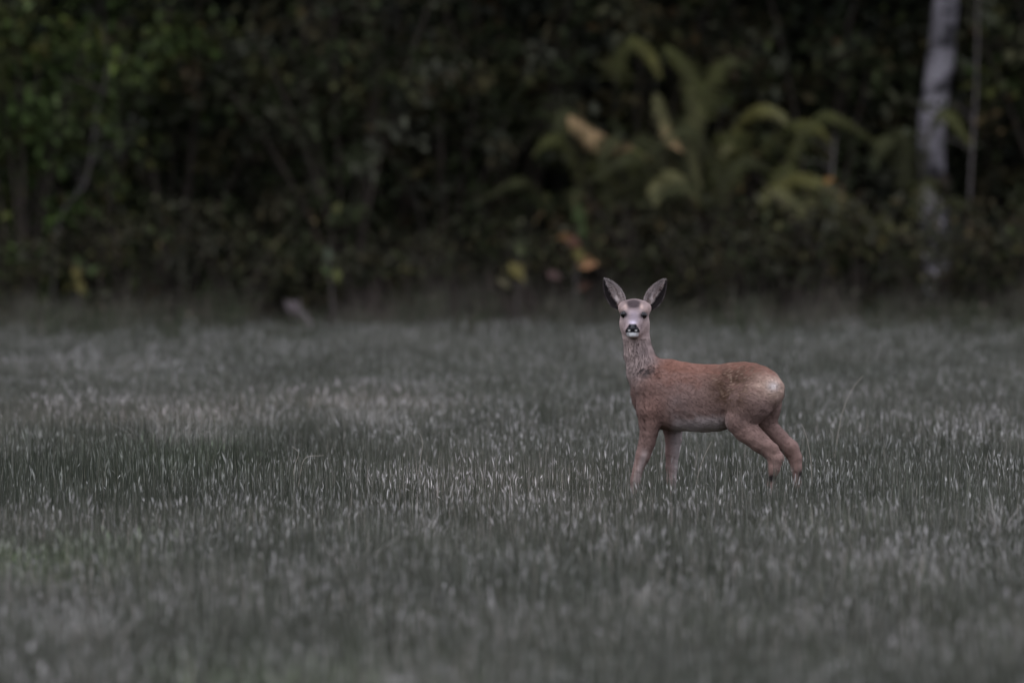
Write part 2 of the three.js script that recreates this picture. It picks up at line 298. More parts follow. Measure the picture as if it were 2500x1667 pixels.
bracken(81.0, 2210, 'dark fern growing against the foot of the birch', [[[[2190, 560], [2160, 520], [2120, 560], [2100, 620]], 0.16, FG, FG, 0.1]], 6, 8);

// plants with a few large coloured leaves, each leaf a part
function colouredPlant(d, u0, label, leaves, m) {
  const o = base('autumn_seedling', V((u0 - 1250) * d / FPX, 0, -d), label, 'seedling', 'seedlings with coloured leaves');
  const top = px(leaves[0][0], leaves[0][1], d).sub(o.position);
  mesh('stem', stem([V(0, -0.03, 0), V(top.x * 0.3, top.y * 0.5, 0.01), top], 0.008, 0.003, 5, 10), paleBarkMat, o);
  for (const [u, v, size, ang, col] of leaves) {
    const p = px(u, v, d).sub(o.position).add(V(0, 0, 0.04)), T = new Tris(), dir = V(Math.cos(ang), Math.sin(ang), 0.35), s = size * d / FPX;
    addLeaf(T, p.clone().addScaledVector(dir.clone().normalize(), -s / 2), dir, V(0.1, 0.55, 1), s, s * 0.62, col);
    const l = mesh('leaf', T.build(), leafMat, o);
    const b = V(top.x * clamp(p.y / Math.max(top.y, 0.1)), Math.min(p.y * 0.95, top.y), 0.005);
    mesh('leaf_stalk', stem([b, b.clone().lerp(p, 0.5).add(V(0, 0.02, 0)), p.clone().addScaledVector(dir.normalize(), -s / 2)], 0.003, 0.0015, 4, 4), paleBarkMat, l);
  }
}
const OR = [0.34, 0.18, 0.09], YE = [0.12, 0.104, 0.032], RE = [0.11, 0.055, 0.035], GR = [0.06, 0.085, 0.03], PK = [0.13, 0.08, 0.07];
colouredPlant(79.6, 1405, 'autumn seedling with an orange leaf and yellow, russet and green ones', [[1412, 520, 70, 1.9, GR], [1422, 562, 46, 1.4, GR], [1395, 588, 60, 2.7, RE], [1378, 578, 40, 3.3, [0.16, 0.09, 0.03]], [1412, 622, 55, -1.1, YE], [1436, 643, 62, 0.15, OR], [1352, 672, 44, -0.4, mulc(PK, 0.7)], [1425, 700, 40, 0.5, mulc(RE, 0.6)]]);
colouredPlant(79.4, 1262, 'small seedling with one mustard yellow leaf', [[1268, 610, 40, 2.2, [0.08, 0.09, 0.04]], [1262, 662, 66, -0.9, YE], [1230, 690, 45, 2.6, [0.1, 0.09, 0.05]]]);
colouredPlant(79.5, 192, 'small seedling with two yellow leaves below the green shrubs', [[190, 640, 40, 2.0, GR], [186, 668, 46, -1.3, YE], [196, 702, 46, -1.0, YE], [225, 660, 40, 0.7, GR]]);
colouredPlant(79.5, 815, 'small seedling with a yellow-green leaf behind the pale broken branch', [[800, 620, 40, 1.5, [0.1, 0.12, 0.08]], [822, 672, 40, -1.4, [0.1, 0.11, 0.035]], [795, 660, 34, 2.3, GR]]);
colouredPlant(79.8, 2150, 'small seedling with pale and yellow leaves beside the ferns', [[2160, 590, 46, -0.3, YE], [2175, 555, 36, 1.8, FP], [2210, 558, 36, 0.6, FP], [2025, 440, 34, 0.4, [0.2, 0.11, 0.03]]]);

// pale broken branch lying at the wood edge
{
  const d = 78.6, o = base('broken_branch', V((725 - 1250) * d / FPX, 0, -d), 'pale weathered broken branch end poking up at the wood edge', 'branch');
  const L = (u, v, z) => px(u, v, d).sub(o.position).add(V(0, 0, z));
  const wood = mat({ map: noiseTexture(128, 128, (u, v) => { const k = 0.5 + 0.5 * fbm(u * 20, v * 4, 1); return [0.42 + 0.16 * k, 0.39 + 0.15 * k, 0.39 + 0.15 * k]; }), roughness: 0.9 });
  mesh('broken_end', stem([L(770, 830, 0), L(752, 790, 0.02), L(728, 760, 0.06), L(705, 738, 0.1)], 0.04, 0.03, 9, 12, 0.4), wood, o);
  mesh('splinter', stem([L(722, 765, 0.06), L(728, 742, 0.1), L(731, 730, 0.12)], 0.028, 0.008, 6, 5, 0.4), wood, o);
  mesh('splinter', stem([L(716, 765, 0.06), L(704, 752, 0.1), L(696, 732, 0.12)], 0.025, 0.006, 6, 5, 0.4), wood, o);
  mesh('side_branch', stem([L(770, 825, 0), L(835, 795, -0.05), L(905, 772, -0.2), L(980, 760, -0.3)], 0.03, 0.01, 7, 12, 0.3), barkMat, o);
}

// ------------------------------------------------------------------ grass
const grassMat = mat({ vertexColors: true, roughness: 0.55, specularIntensity: 0.6 });
function blade(T, r, x, z, h, w, lean, col, tipCol, segs = 3) {
  const a = r() * 6.28, la = r() * 6.28, dx = Math.cos(la) * lean * h, dz = Math.sin(la) * lean * h, sx = Math.cos(a) * w / 2, sz = Math.sin(a) * w / 2;
  let l = -1, q = -1;
  for (let k = 0; k < segs; k++) {
    const t = k / segs, b = t * t, ww = 1 - 0.55 * t, c = mixc(col, tipCol, t * t * 0.8), cx = x + dx * b, cz = z + dz * b, y = h * (t - 0.12 * lean * b) - 0.02;
    const n = T.v(V(cx - sx * ww, y, cz - sz * ww), c), m = T.v(V(cx + sx * ww, y, cz + sz * ww), c);
    if (l >= 0) { T.t(l, q, n); T.t(q, m, n); } l = n; q = m;
  }
  T.t(l, q, T.v(V(x + dx, h * (1 - 0.12 * lean) - 0.02, z + dz), tipCol));
}
const GR_DARK = [0.036, 0.044, 0.026], GR_MID = [0.102, 0.116, 0.082], GR_GREY = [0.25, 0.252, 0.222], STRAW = [0.34, 0.31, 0.265], PALE = [0.44, 0.43, 0.4];
function clump(seed, n, R, hm, wide, dark = 0.46) {
  const T = new Tris(), r = rng(seed);
  for (let k = 0; k < n; k++) {
    const a = r() * 6.28, q = R * Math.sqrt(r()), f = r(), h = hm * (0.5 + 0.75 * r() + (r() < 0.1 ? 0.3 : 0));
    const c = f < dark ? GR_DARK : f < 0.74 ? GR_MID : f < 0.93 ? GR_GREY : STRAW;
    blade(T, r, Math.cos(a) * q, Math.sin(a) * q, h, wide * (0.6 + 0.8 * r()), 0.04 + 0.26 * r() * r() * r(), mulc(c, 0.75 + 0.5 * r()), mixc(c, STRAW, 0.3 * r()), 2);
  }
  return T.build();
}
const G2 = (u, v, cu, cv, su, sv) => Math.exp(-(((u - cu) / su) ** 2) - ((v - cv) / sv) ** 2);
// where the sward is made of other plants: greener rushes, bleached dead grass, fresh green
function swardTint(x, d) {
  const s = FPX / d, u = 1250 + x * s, v = HORIZON + (EYE - 0.17) * s, n = fbm(x * 0.9, d * 0.35, 2), n2 = N(x * 2.3, d * 0.9, 8);
  let c = [1 + 0.34 * n + 0.3 * n2, 1 + 0.3 * n + 0.28 * n2, 1 + 0.34 * n + 0.32 * n2], h = 1 + 0.12 * n2;
  const dark = 1.15 * G2(u, v, 300, 1120, 480, 80) + 0.5 * G2(u, v, 2250, 1170, 250, 60); c = [c[0] * (1 - 0.48 * dark), c[1] * (1 - 0.43 * dark), c[2] * (1 - 0.5 * dark)]; h *= 1 + 0.2 * dark;
  const pale = G2(u, v, 430, 1000, 190, 26) + 0.8 * G2(u, v, 850, 962, 190, 18) + 0.6 * G2(u, v, 90, 995, 120, 25) + 0.35 * G2(u, v, 1250, 1180, 350, 70); c = [c[0] * (1 + 0.85 * pale), c[1] * (1 + 0.7 * pale), c[2] * (1 + 0.72 * pale)];
  const fresh = G2(u, v, 30, 1330, 70, 30) + 0.9 * G2(u, v, 230, 1320, 70, 24) + 0.9 * G2(u, v, 680, 1650, 150, 45) + 0.5 * G2(u, v, 500, 1085, 60, 16); c = [c[0] * (1 - 0.1 * fresh), c[1] * (1 + 0.28 * fresh), c[2] * (1 - 0.4 * fresh)];
  return { c, h };
}
function sow(name, geo, label, category, n, seed, hs, dmin = 27.5, dmax = 80.6) {
  const im = new THREE.InstancedMesh(geo, grassMat, n), r = rng(seed), m = new THREE.Matrix4(), q = new THREE.Quaternion(), e = new THREE.Euler(), col = new THREE.Color();
  for (let k = 0; k < n; k++) {
    let d, x, w; do { d = lerp(dmin, dmax, r()); w = d * 0.0463 + 1.6; x = (r() * 2 - 1) * w; } while (r() > w / 6 || d > 79.2 + 3.2 * N(x * 0.9, 4.4));
    const { c, h } = swardTint(x, d), s = (0.85 + 0.3 * r()), y = s * h * (hs ?? 1) * (0.8 + 0.4 * r());
    q.setFromEuler(e.set((r() - 0.5) * 0.1, r() * 6.28, (r() - 0.5) * 0.1)); m.compose(V(x, groundY(x, -d), -d), q, V(s, y, s)); im.setMatrixAt(k, m);
    const b = 0.68 + 0.7 * r() * r() + 0.1 * r(); im.setColorAt(k, col.setRGB(c[0] * b, c[1] * b, c[2] * b));
  }
  im.name = name; im.castShadow = im.receiveShadow = true; tag(im, label, category, null, 'stuff'); scene.add(im); return im;
}
sow('grass', clump(201, 270, 0.3, 0.14, 0.0052), 'grey-green upright grass covering the whole meadow', 'grass', 4500, 301, 1, 27.5, 81.4);
sow('rush', clump(202, 62, 0.3, 0.21, 0.0036, 0.82), 'taller thin dark rushes standing out of the meadow grass', 'rushes', 2400, 302);
{ // bleached dead stalks and pale flakes imitating glints among the green
  const T = new Tris(), r = rng(203);
  for (let k = 0; k < 3; k++) { const a = r() * 6.28, q = 0.3 * Math.sqrt(r()); blade(T, r, Math.cos(a) * q, Math.sin(a) * q, 0.1 + 0.1 * r(), 0.0045, 0.05 + 0.9 * r() * r() * r(), mulc(STRAW, 0.8 + 0.4 * r()), mulc(PALE, 0.9 + 0.4 * r()), 4); }
  for (let k = 0; k < 22; k++) { // glints on the blades, put in as small pale flakes
    const a = r() * 6.28, q = 0.3 * Math.sqrt(r()), p = V(Math.cos(a) * q, 0.06 + 0.09 * r(), Math.sin(a) * q), d = V(r() - 0.5, 1.1 + r(), r() - 0.5); if (r() < 0.12) d.y *= 0.2; d.normalize();
    const L = 0.018 + 0.035 * r() * r(), t = r() * 6.28, w = V(Math.cos(t), 0, Math.sin(t)).multiplyScalar(0.0012 + 0.0017 * r()), c = mulc(PALE, 0.45 + 0.8 * r()), m = p.clone().addScaledVector(d, L * 0.5);
    const v0 = T.v(p, c), v1 = T.v(m.clone().add(w), c), v2 = T.v(m.clone().sub(w), c), v3 = T.v(p.clone().addScaledVector(d, L).add(V((r() - 0.5) * 0.012, 0, 0)), c); T.t(v0, v1, v2); T.t(v1, v3, v2);
  }
  sow('stalks_and_glints', T.build(), 'scattered bleached dead stalks and pale flakes painted as glints among the green grass', 'dead grass', 3600, 304, 1);
}
// pale tussocks of dead grass
function tussock(u, v, ru, h, label, group, seed, dens = 1) {
  const s = (v - HORIZON) / (EYE - h), d = FPX / s, x = (u - 1250) / s, R = ru / s, T = new Tris(), r = rng(seed), n = Math.round(260 * dens);
  const o = base('dry_grass_tussock', V(x, groundY(x, -d), -d), label, 'dead grass', group);
  for (let k = 0; k < n; k++) { const a = r() * 6.28, q = Math.sqrt(r()), hh = h * (0.55 + 0.6 * r()) * (1.1 - 0.4 * q * q); blade(T, r, Math.cos(a) * q * R, Math.sin(a) * q * R * 0.6, hh, 0.005, 0.15 + 0.75 * r(), mulc(STRAW, 0.7 + 0.5 * r()), mulc(PALE, 0.8 + 0.4 * r()), 4); }
  mesh('blades', T.build(), grassMat, o).userData.kind = 'stuff';
}
tussock(440, 1012, 130, 0.24, 'long pale patch of matted dead grass behind the dark green rushes', null, 61, 1.6);
tussock(880, 968, 120, 0.24, 'long pale ridge of flattened dead grass between deer and wood', null, 62, 1.6);
tussock(640, 978, 50, 0.23, 'small pale tuft of dead grass beside the long pale ridge', null, 63, 0.6);
tussock(215, 1478, 80, 0.2, 'pale pinkish tuft of dead grass in the blurred grass near fresh green patches', 'pale tufts in the foreground grass', 64, 0.8);
tussock(1560, 1385, 90, 0.2, 'wide thin pale tuft in the blurred grass in front of the deer', 'pale tufts in the foreground grass', 65, 0.6);
tussock(1035, 1205, 22, 0.24, 'small tangled tuft of bleached stalks in the sharp grass', 'tangled bleached tufts level with the deer', 66, 0.16);
tussock(860, 1320, 30, 0.2, 'small tangled tuft of bleached stalks in the sharp grass', 'tangled bleached tufts level with the deer', 67, 0.16);
tussock(2435, 1190, 25, 0.24, 'small tangled tuft of bleached stalks in the sharp grass', 'tangled bleached tufts level with the deer', 68, 0.2);
function scatter(name, label, category, geo, m, cnt, seed, place) {
  const im = new THREE.InstancedMesh(geo, m, cnt), r = rng(seed), M = new THREE.Matrix4(), q = new THREE.Quaternion(), e = new THREE.Euler();
  for (let k = 0; k < cnt; k++) { const [x, d, s] = place(r); q.setFromEuler(e.set(0, r() * 6.28, 0)); M.compose(V(x, groundY(x, -d), -d), q, V(s, s * (0.8 + 0.4 * r()), s)); im.setMatrixAt(k, M); }
  im.name = name; im.castShadow = im.receiveShadow = true; tag(im, label, category, null, 'stuff'); scene.add(im);
}
{ // brown dead bracken and stalks along the wood edge, and dark weeds added to imitate shade on the far grass
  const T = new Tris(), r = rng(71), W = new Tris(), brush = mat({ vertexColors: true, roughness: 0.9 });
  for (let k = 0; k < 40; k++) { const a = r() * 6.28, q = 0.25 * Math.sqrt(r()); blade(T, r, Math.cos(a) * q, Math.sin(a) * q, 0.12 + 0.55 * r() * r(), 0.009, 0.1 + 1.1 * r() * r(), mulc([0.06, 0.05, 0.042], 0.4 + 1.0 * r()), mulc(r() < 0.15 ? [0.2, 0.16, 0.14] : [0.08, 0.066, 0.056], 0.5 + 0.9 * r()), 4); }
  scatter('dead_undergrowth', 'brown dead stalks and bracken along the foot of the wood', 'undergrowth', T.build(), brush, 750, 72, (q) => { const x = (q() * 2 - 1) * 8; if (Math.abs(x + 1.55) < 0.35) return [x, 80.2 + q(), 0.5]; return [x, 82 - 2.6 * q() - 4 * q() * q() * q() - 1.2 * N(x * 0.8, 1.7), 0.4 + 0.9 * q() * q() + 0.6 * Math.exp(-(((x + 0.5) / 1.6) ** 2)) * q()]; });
  const E = new Tris();
  for (let k = 0; k < 70; k++) { const a = r() * 6.28, q = 0.16 * Math.sqrt(r()), c = mulc(mixc(GR_MID, [0.13, 0.108, 0.088], r()), 0.4 + 0.9 * r()); blade(E, r, Math.cos(a) * q, Math.sin(a) * q, 0.16 + 0.3 * r(), 0.007, 0.1 + 0.5 * r() * r(), c, mulc(c, 1.25), 3); }
  scatter('rough_grass', 'tall rough grey-brown grass where the meadow meets the wood', 'rough grass', E.build(), brush, 520, 74, (q) => { const x = (q() * 2 - 1) * 7.5; if (Math.abs(x + 1.55) < 0.4) return [x, 79.6 + q(), 0.5]; return [x, 80.6 - 2.2 * q() - 5 * q() * q() * q() + 1.6 * N(x * 0.9, 4.4), 0.5 + 0.8 * q() * q()]; });
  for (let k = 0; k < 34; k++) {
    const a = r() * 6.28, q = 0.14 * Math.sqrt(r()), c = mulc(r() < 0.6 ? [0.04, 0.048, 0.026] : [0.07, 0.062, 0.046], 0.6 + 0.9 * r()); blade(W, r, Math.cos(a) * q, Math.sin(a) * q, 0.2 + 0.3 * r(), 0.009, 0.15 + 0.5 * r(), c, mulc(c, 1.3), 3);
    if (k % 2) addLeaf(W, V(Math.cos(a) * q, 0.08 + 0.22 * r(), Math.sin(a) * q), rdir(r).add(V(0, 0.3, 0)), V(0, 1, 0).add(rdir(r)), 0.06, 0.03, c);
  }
  scatter('shade_weeds', 'dark leafy weeds added for the shade that thins out from the wood into the grass', 'weeds', W.build(), brush, 900, 73, (q) => { const x = (q() * 2 - 1) * 7.5; let d = 80.4 - 14 * q() * q() * q() - 1.0 * N(x * 0.5, 6.2) - (x < -1 ? 7 * q() * q() : 0); if (Math.abs(x + 1.55) < 0.4 && d < 79.8 && d > 75) d += 4; return [x, d, 0.36 + 0.75 * q() * q()]; });
}

// single dry stalks that stand clear of the sharp grass
{
  const straw = mat({ color: new THREE.Color(0.4, 0.36, 0.3), roughness: 0.8 });
  for (const [d, label, ...P] of [
    [45.6, 'long pale stalk leaning in the grass behind the hind legs', [1985, 1250], [1980, 1120], [1968, 1060], [1958, 1035]],
    [44.6, 'short bent pale stalk hooked over beside the far hind foot', [1920, 1262], [1922, 1200], [1932, 1178], [1948, 1188]],
    [44.8, 'pale stalk bent flat like an elbow in the sharp grass', [720, 1255], [732, 1160], [745, 1118], [790, 1112]],
    [45.2, 'crooked pale stalk with a forked tip rising from the rushes', [712, 1250], [718, 1140], [728, 1104], [712, 1090]],
    [46.0, 'thin tall pale stalk curling at its tip', [1020, 1240], [1026, 1120], [1032, 1080], [1024, 1058]],
    [48.5, 'long pale stalk leaning out of the blurred grass past the deer', [2030, 1180], [2060, 1000], [2085, 945], [2108, 918]],
    [44.5, 'straight dark-tipped stalk leaning away from the front feet', [1690, 1262], [1705, 1160], [1722, 1110], [1738, 1078]],
  ]) {
    const b = px(P[0][0], P[0][1], d), o = base('dry_stalk', V(b.x, groundY(b.x, -d), -d), label, 'stalk', 'single dry stalks in the meadow');
    mesh('stalk', stem([V(0, -0.01, 0), ...P.slice(1).map(([u, v]) => px(u, v, d).sub(o.position))], 0.0017, 0.0008, 5, 16), straw, o);
  }
}

// ------------------------------------------------------------------ the young roe deer
// Drawn on a sheet: X to the right, Y down, 1622 units per metre, ground at Y = 1622; z in metres towards the viewer.
{
  const U = 1622, deer = base('roe_deer', V((1747.8 - 1250) / 600, 0, -45), 'young reddish-brown roe deer standing side-on in grass, head turned to look out', 'deer');
  const P = (X, Y, z) => V((X - 940) / U, (1622 - Y) / U, z);
  const spineZ = (X) => (X - 905) / U * 0.36;
  const TAB = [[402, 840, 910, 0.02], [436, 760, 1000, 0.058], [500, 660, 1062, 0.088], [580, 618, 1082, 0.1], [650, 616, 1088, 0.108], [750, 635, 1090, 0.116], [860, 648, 1097, 0.12], [960, 648, 1092, 0.117], [1050, 634, 1062, 0.112], [1130, 627, 1030, 0.112], [1210, 636, 1000, 0.108], [1280, 670, 965, 0.098], [1335, 710, 935, 0.08], [1388, 775, 860, 0.03]];
  const row = (X) => { let k = 0; while (k < TAB.length - 2 && X > TAB[k + 1][0]) k++; const a = TAB[k], b = TAB[k + 1], t = clamp((X - a[0]) / (b[0] - a[0])), q = (i) => lerp(a[i], b[i], t); return [q(1), q(2), q(3)]; };
  const caps = [], ells = [];
  const chain = (k, ...pts) => { for (let i = 0; i < pts.length - 1; i++) { const a = pts[i], b = pts[i + 1]; caps.push([P(a[0], a[1], a[2]), P(b[0], b[1], b[2]), a[3], b[3], i === 0 ? k : i === 1 ? k * 0.6 : Math.min(k, 0.007)]); } };
  const ell = (X, Y, z, rx, ry, rz, k) => ells.push([P(X, Y, z), rx, ry, rz, k]);
  // neck
  chain(0.035, [514, 800, -0.09, 0.08], [470, 690, -0.092, 0.067], [434, 580, -0.09, 0.06], [416, 470, -0.082, 0.054], [408, 380, -0.07, 0.05]);
  chain(0.03, [482, 740, -0.094, 0.06], [492, 830, -0.1, 0.056], [492, 890, -0.1, 0.056], [512, 1000, -0.1, 0.05]);           // brisket
  // fore legs: near, far
  chain(0.03, [530, 800, -0.035, 0.07], [515, 950, -0.025, 0.058], [508, 1040, -0.02, 0.045], [489, 1160, -0.02, 0.034], [458, 1255, -0.02, 0.029], [428, 1345, -0.02, 0.0215], [410, 1420, -0.02, 0.0205], [392, 1530, -0.02, 0.0145], [385, 1570, -0.018, 0.0165], [374, 1605, -0.008, 0.013]);
  chain(0.03, [600, 850, -0.14, 0.07], [640, 960, -0.145, 0.056], [662, 1060, -0.15, 0.042], [664, 1150, -0.15, 0.034], [657, 1245, -0.15, 0.028], [653, 1335, -0.15, 0.0225], [651, 1420, -0.15, 0.021], [648, 1530, -0.15, 0.0145], [645, 1570, -0.148, 0.0165], [636, 1605, -0.14, 0.013]);
  // hind legs: near, far
  chain(0.035, [1230, 790, 0.125, 0.075], [1160, 900, 0.14, 0.085], [1100, 1010, 0.15, 0.062], [1130, 1070, 0.155, 0.05], [1220, 1150, 0.155, 0.042], [1300, 1215, 0.155, 0.034], [1332, 1262, 0.155, 0.032], [1320, 1330, 0.155, 0.024], [1304, 1400, 0.155, 0.0175], [1292, 1530, 0.155, 0.0145], [1290, 1570, 0.158, 0.0165], [1280, 1605, 0.168, 0.013]);
  chain(0.035, [1245, 850, 0.04, 0.075], [1270, 930, 0.03, 0.06]);
  chain(0.03, [1265, 880, 0.02, 0.065], [1255, 1000, 0.02, 0.052], [1298, 1070, 0.02, 0.037], [1368, 1140, 0.02, 0.036], [1436, 1205, 0.02, 0.034], [1464, 1265, 0.02, 0.028], [1474, 1340, 0.02, 0.0215], [1478, 1420, 0.02, 0.0175], [1482, 1530, 0.02, 0.0145], [1482, 1570, 0.023, 0.0165], [1472, 1605, 0.033, 0.013]);
  // head
  ell(405, 296, -0.065, 0.056, 0.05, 0.06, 0.02);
  ell(404, 385, -0.06, 0.058, 0.048, 0.055, 0.03);
  chain(0.03, [402, 322, -0.02, 0.045], [396, 370, 0.03, 0.034], [391, 404, 0.062, 0.0265]);
  chain(0.012, [398, 420, -0.01, 0.036], [392, 438, 0.045, 0.02], [390, 445, 0.073, 0.0145]);
  chain(0.012, [362, 418, 0.055, 0.014], [390, 414, 0.075, 0.0145], [419, 418, 0.055, 0.014]);     // upper lip and nose
  ell(345, 284, -0.035, 0.016, 0.011, 0.016, 0.02); ell(458, 287, -0.035, 0.016, 0.011, 0.016, 0.02); // brows
  ell(338, 272, -0.085, 0.024, 0.02, 0.02, 0.03); ell(476, 276, -0.085, 0.024, 0.02, 0.02, 0.03); // ear roots
  const smin = (a, b, k) => { const h = Math.max(k - Math.abs(a - b), 0) / k; return Math.min(a, b) - h * h * k * 0.25; };
  function sdf(x, y, z) {
    const X = x * U + 940, Y = 1622 - y * U;
    const [t0, b0, hw] = row(X), cy = (t0 + b0) / 2, hh = (b0 - t0) / 2 / U, over = Math.max(402 - X, X - 1388, 0) / U;
    const dy = (Y - cy) / U, dz = z - spineZ(X), e = Math.hypot(dy / hh, dz / hw), g = Math.hypot(dy / hh / hh, dz / hw / hw) || 1e-6;
    let d = e < 0.2 ? (e - 1) * Math.min(hh, hw) : (e - 1) * e / g; if (over > 0) d = Math.hypot(Math.max(d, 0), over);
    for (const [a, b, ra, rb, k] of caps) {
      const abx = b.x - a.x, aby = b.y - a.y, abz = b.z - a.z, px_ = x - a.x, py = y - a.y, pz = z - a.z, t = clamp((px_ * abx + py * aby + pz * abz) / (abx * abx + aby * aby + abz * abz));
      const q = Math.hypot(px_ - abx * t, py - aby * t, pz - abz * t) - (ra + (rb - ra) * t); if (q < d + k) d = smin(d, q, k);
    }
    for (const [c, rx, ry, rz, k] of ells) { const ax = (x - c.x) / rx, ay = (y - c.y) / ry, az = (z - c.z) / rz, l = Math.hypot(ax, ay, az), gg = Math.hypot(ax / rx, ay / ry, az / rz) || 1e-6, q = l < 0.2 ? (l - 1) * Math.min(rx, ry, rz) : l * (l - 1) / gg; if (q < d + k) d = smin(d, q, k); }
    if (y > 0.7) return d - 0.0008 * N(x * 160, y * 160, z * 160);
    const fa = x * 0.85 - y * 0.5, fb = x * 0.5 + y * 0.85; // tufts of fur lie along the flow of the coat
    return d - 0.003 * N(x * 22, y * 22, z * 22) - 0.0014 * N(fa * 22, fb * 70, z * 60) - 0.0006 * N(fa * 70, fb * 190, z * 150);
  }
  // naive surface nets on a sparse grid
  function nets(f, lo, hi, h) {
    const nx = Math.ceil((hi.x - lo.x) / h) + 1, ny = Math.ceil((hi.y - lo.y) / h) + 1, nz = Math.ceil((hi.z - lo.z) / h) + 1, F = new Float32Array(nx * ny * nz).fill(9), B = 8;
    for (let bz = 0; bz < nz; bz += B) for (let by = 0; by < ny; by += B) for (let bx = 0; bx < nx; bx += B) {
      const c = f(lo.x + (bx + B / 2) * h, lo.y + (by + B / 2) * h, lo.z + (bz + B / 2) * h);
      const far = Math.abs(c) > h * B * 0.87 + 0.03;
      for (let k = bz; k < Math.min(bz + B, nz); k++) for (let j = by; j < Math.min(by + B, ny); j++) for (let i = bx; i < Math.min(bx + B, nx); i++) F[(k * ny + j) * nx + i] = far ? c : f(lo.x + i * h, lo.y + j * h, lo.z + k * h);
    }
    const id = new Int32Array(nx * ny * nz).fill(-1), pos = [], idx = [], at = (i, j, k) => (k * ny + j) * nx + i;
    for (let k = 0; k < nz - 1; k++) for (let j = 0; j < ny - 1; j++) for (let i = 0; i < nx - 1; i++) {
      if (Math.abs(F[at(i, j, k)]) > h * 4) continue;
      const v = []; let m = 0; for (let c = 0; c < 8; c++) { const q = F[at(i + (c & 1), j + (c >> 1 & 1), k + (c >> 2))]; v.push(q); if (q < 0) m |= 1 << c; }
      if (m === 0 || m === 255) continue;
      let sx = 0, sy = 0, sz = 0, n = 0;
      for (let a = 0; a < 8; a++) for (const s of [1, 2, 4]) { if (a & s) continue; const b = a | s; if ((v[a] < 0) === (v[b] < 0)) continue; const t = v[a] / (v[a] - v[b]); sx += (a & 1) + (s === 1 ? t : 0); sy += (a >> 1 & 1) + (s === 2 ? t : 0); sz += (a >> 2) + (s === 4 ? t : 0); n++; }
      id[at(i, j, k)] = pos.length / 3; pos.push(lo.x + (i + sx / n) * h, lo.y + (j + sy / n) * h, lo.z + (k + sz / n) * h);
    }
    for (let k = 1; k < nz - 1; k++) for (let j = 1; j < ny - 1; j++) for (let i = 1; i < nx - 1; i++) {
      if (Math.abs(F[at(i, j, k)]) > h * 3) continue;
      const s0 = F[at(i, j, k)] < 0;
      const quad = (a, b, c, d, flip) => { if (a < 0 || b < 0 || c < 0 || d < 0) return; flip ? idx.push(a, b, c, a, c, d) : idx.push(a, c, b, a, d, c); };
      if ((F[at(i + 1, j, k)] < 0) !== s0) quad(id[at(i, j - 1, k - 1)], id[at(i, j, k - 1)], id[at(i, j, k)], id[at(i, j - 1, k)], s0);
      if ((F[at(i, j + 1, k)] < 0) !== s0) quad(id[at(i - 1, j, k - 1)], id[at(i - 1, j, k)], id[at(i, j, k)], id[at(i, j, k - 1)], s0);
      if ((F[at(i, j, k + 1)] < 0) !== s0) quad(id[at(i - 1, j - 1, k)], id[at(i, j - 1, k)], id[at(i, j, k)], id[at(i - 1, j, k)], s0);
    }
    return { pos, idx };
  }
  const grad = (x, y, z, f = sdf) => { const e = 0.0015; return V(f(x + e, y, z) - f(x - e, y, z), f(x, y + e, z) - f(x, y - e, z), f(x, y, z + e) - f(x, y, z - e)).normalize(); };
  // the coat, by place on the animal
  const g2 = (X, Y, cx, cy, sx, sy) => Math.exp(-(((X - cx) / sx) ** 2) - ((Y - cy) / sy) ** 2);
  function coat(x, y, z) {
    const X = x * U + 940, Y = 1622 - y * U, n = fbm(X * 0.012, Y * 0.016, z * 20), nf = N(X * 0.05, Y * 0.09, z * 60), st = N((X - Y * 0.5) * 0.03, (Y + X * 0.5) * 0.09, z * 30);
    let c = [0.205, 0.138, 0.119];
    c = mixc(c, [0.192, 0.098, 0.072], smooth(860, 640, Y + 60 * n) * smooth(440, 560, X));                 // red back
    c = mixc(c, [0.212, 0.124, 0.1], 0.8 * g2(X, Y, 520, 930, 110, 170));                                  // shoulder
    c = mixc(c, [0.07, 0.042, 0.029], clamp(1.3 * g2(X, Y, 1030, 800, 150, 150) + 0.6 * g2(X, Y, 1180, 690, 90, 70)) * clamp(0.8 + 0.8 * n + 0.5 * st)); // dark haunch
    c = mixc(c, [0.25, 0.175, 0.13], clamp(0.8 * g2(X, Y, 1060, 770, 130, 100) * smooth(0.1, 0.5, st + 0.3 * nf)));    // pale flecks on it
    c = mixc(c, [0.52, 0.45, 0.44], smooth(955, 1060, Y + 30 * n) * smooth(620, 700, X) * smooth(1030, 960, X) * 0.8); // belly
    c = mixc(c, [0.19, 0.15, 0.142], 0.6 * g2(X, Y, 690, 930, 70, 90) * clamp(0.6 + n));                                     // grey behind the elbow
    c = mixc(c, [0.25, 0.165, 0.14], smooth(980, 1080, Y) * smooth(1000, 1080, X));                         // hind legs
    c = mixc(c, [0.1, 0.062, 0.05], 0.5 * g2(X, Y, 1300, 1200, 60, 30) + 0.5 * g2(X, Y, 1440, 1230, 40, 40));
    c = mixc(c, [0.015, 0.012, 0.012], clamp(1.5 * g2(X, Y, 1304, 1392, 40, 24) + 1.4 * g2(X, Y, 1506, 1378, 20, 30))); // scent glands
    c = mixc(c, [0.5, 0.355, 0.28], clamp(1.2 * g2(X, Y, 1272, 785, 84, 70) + 0.9 * g2(X, Y, 1350, 810, 45, 80)) * clamp(0.9 + 0.5 * n)); // rump patch
    c = mixc(c, [0.66, 0.57, 0.53], clamp(1.0 * g2(X, Y, 1312, 785, 36, 30)));
    // neck and chest
    const nk = smooth(860, 640, Y + (X - 400) * 0.95 + 40 * n) ; c = mixc(c, [0.43, 0.335, 0.31], nk);
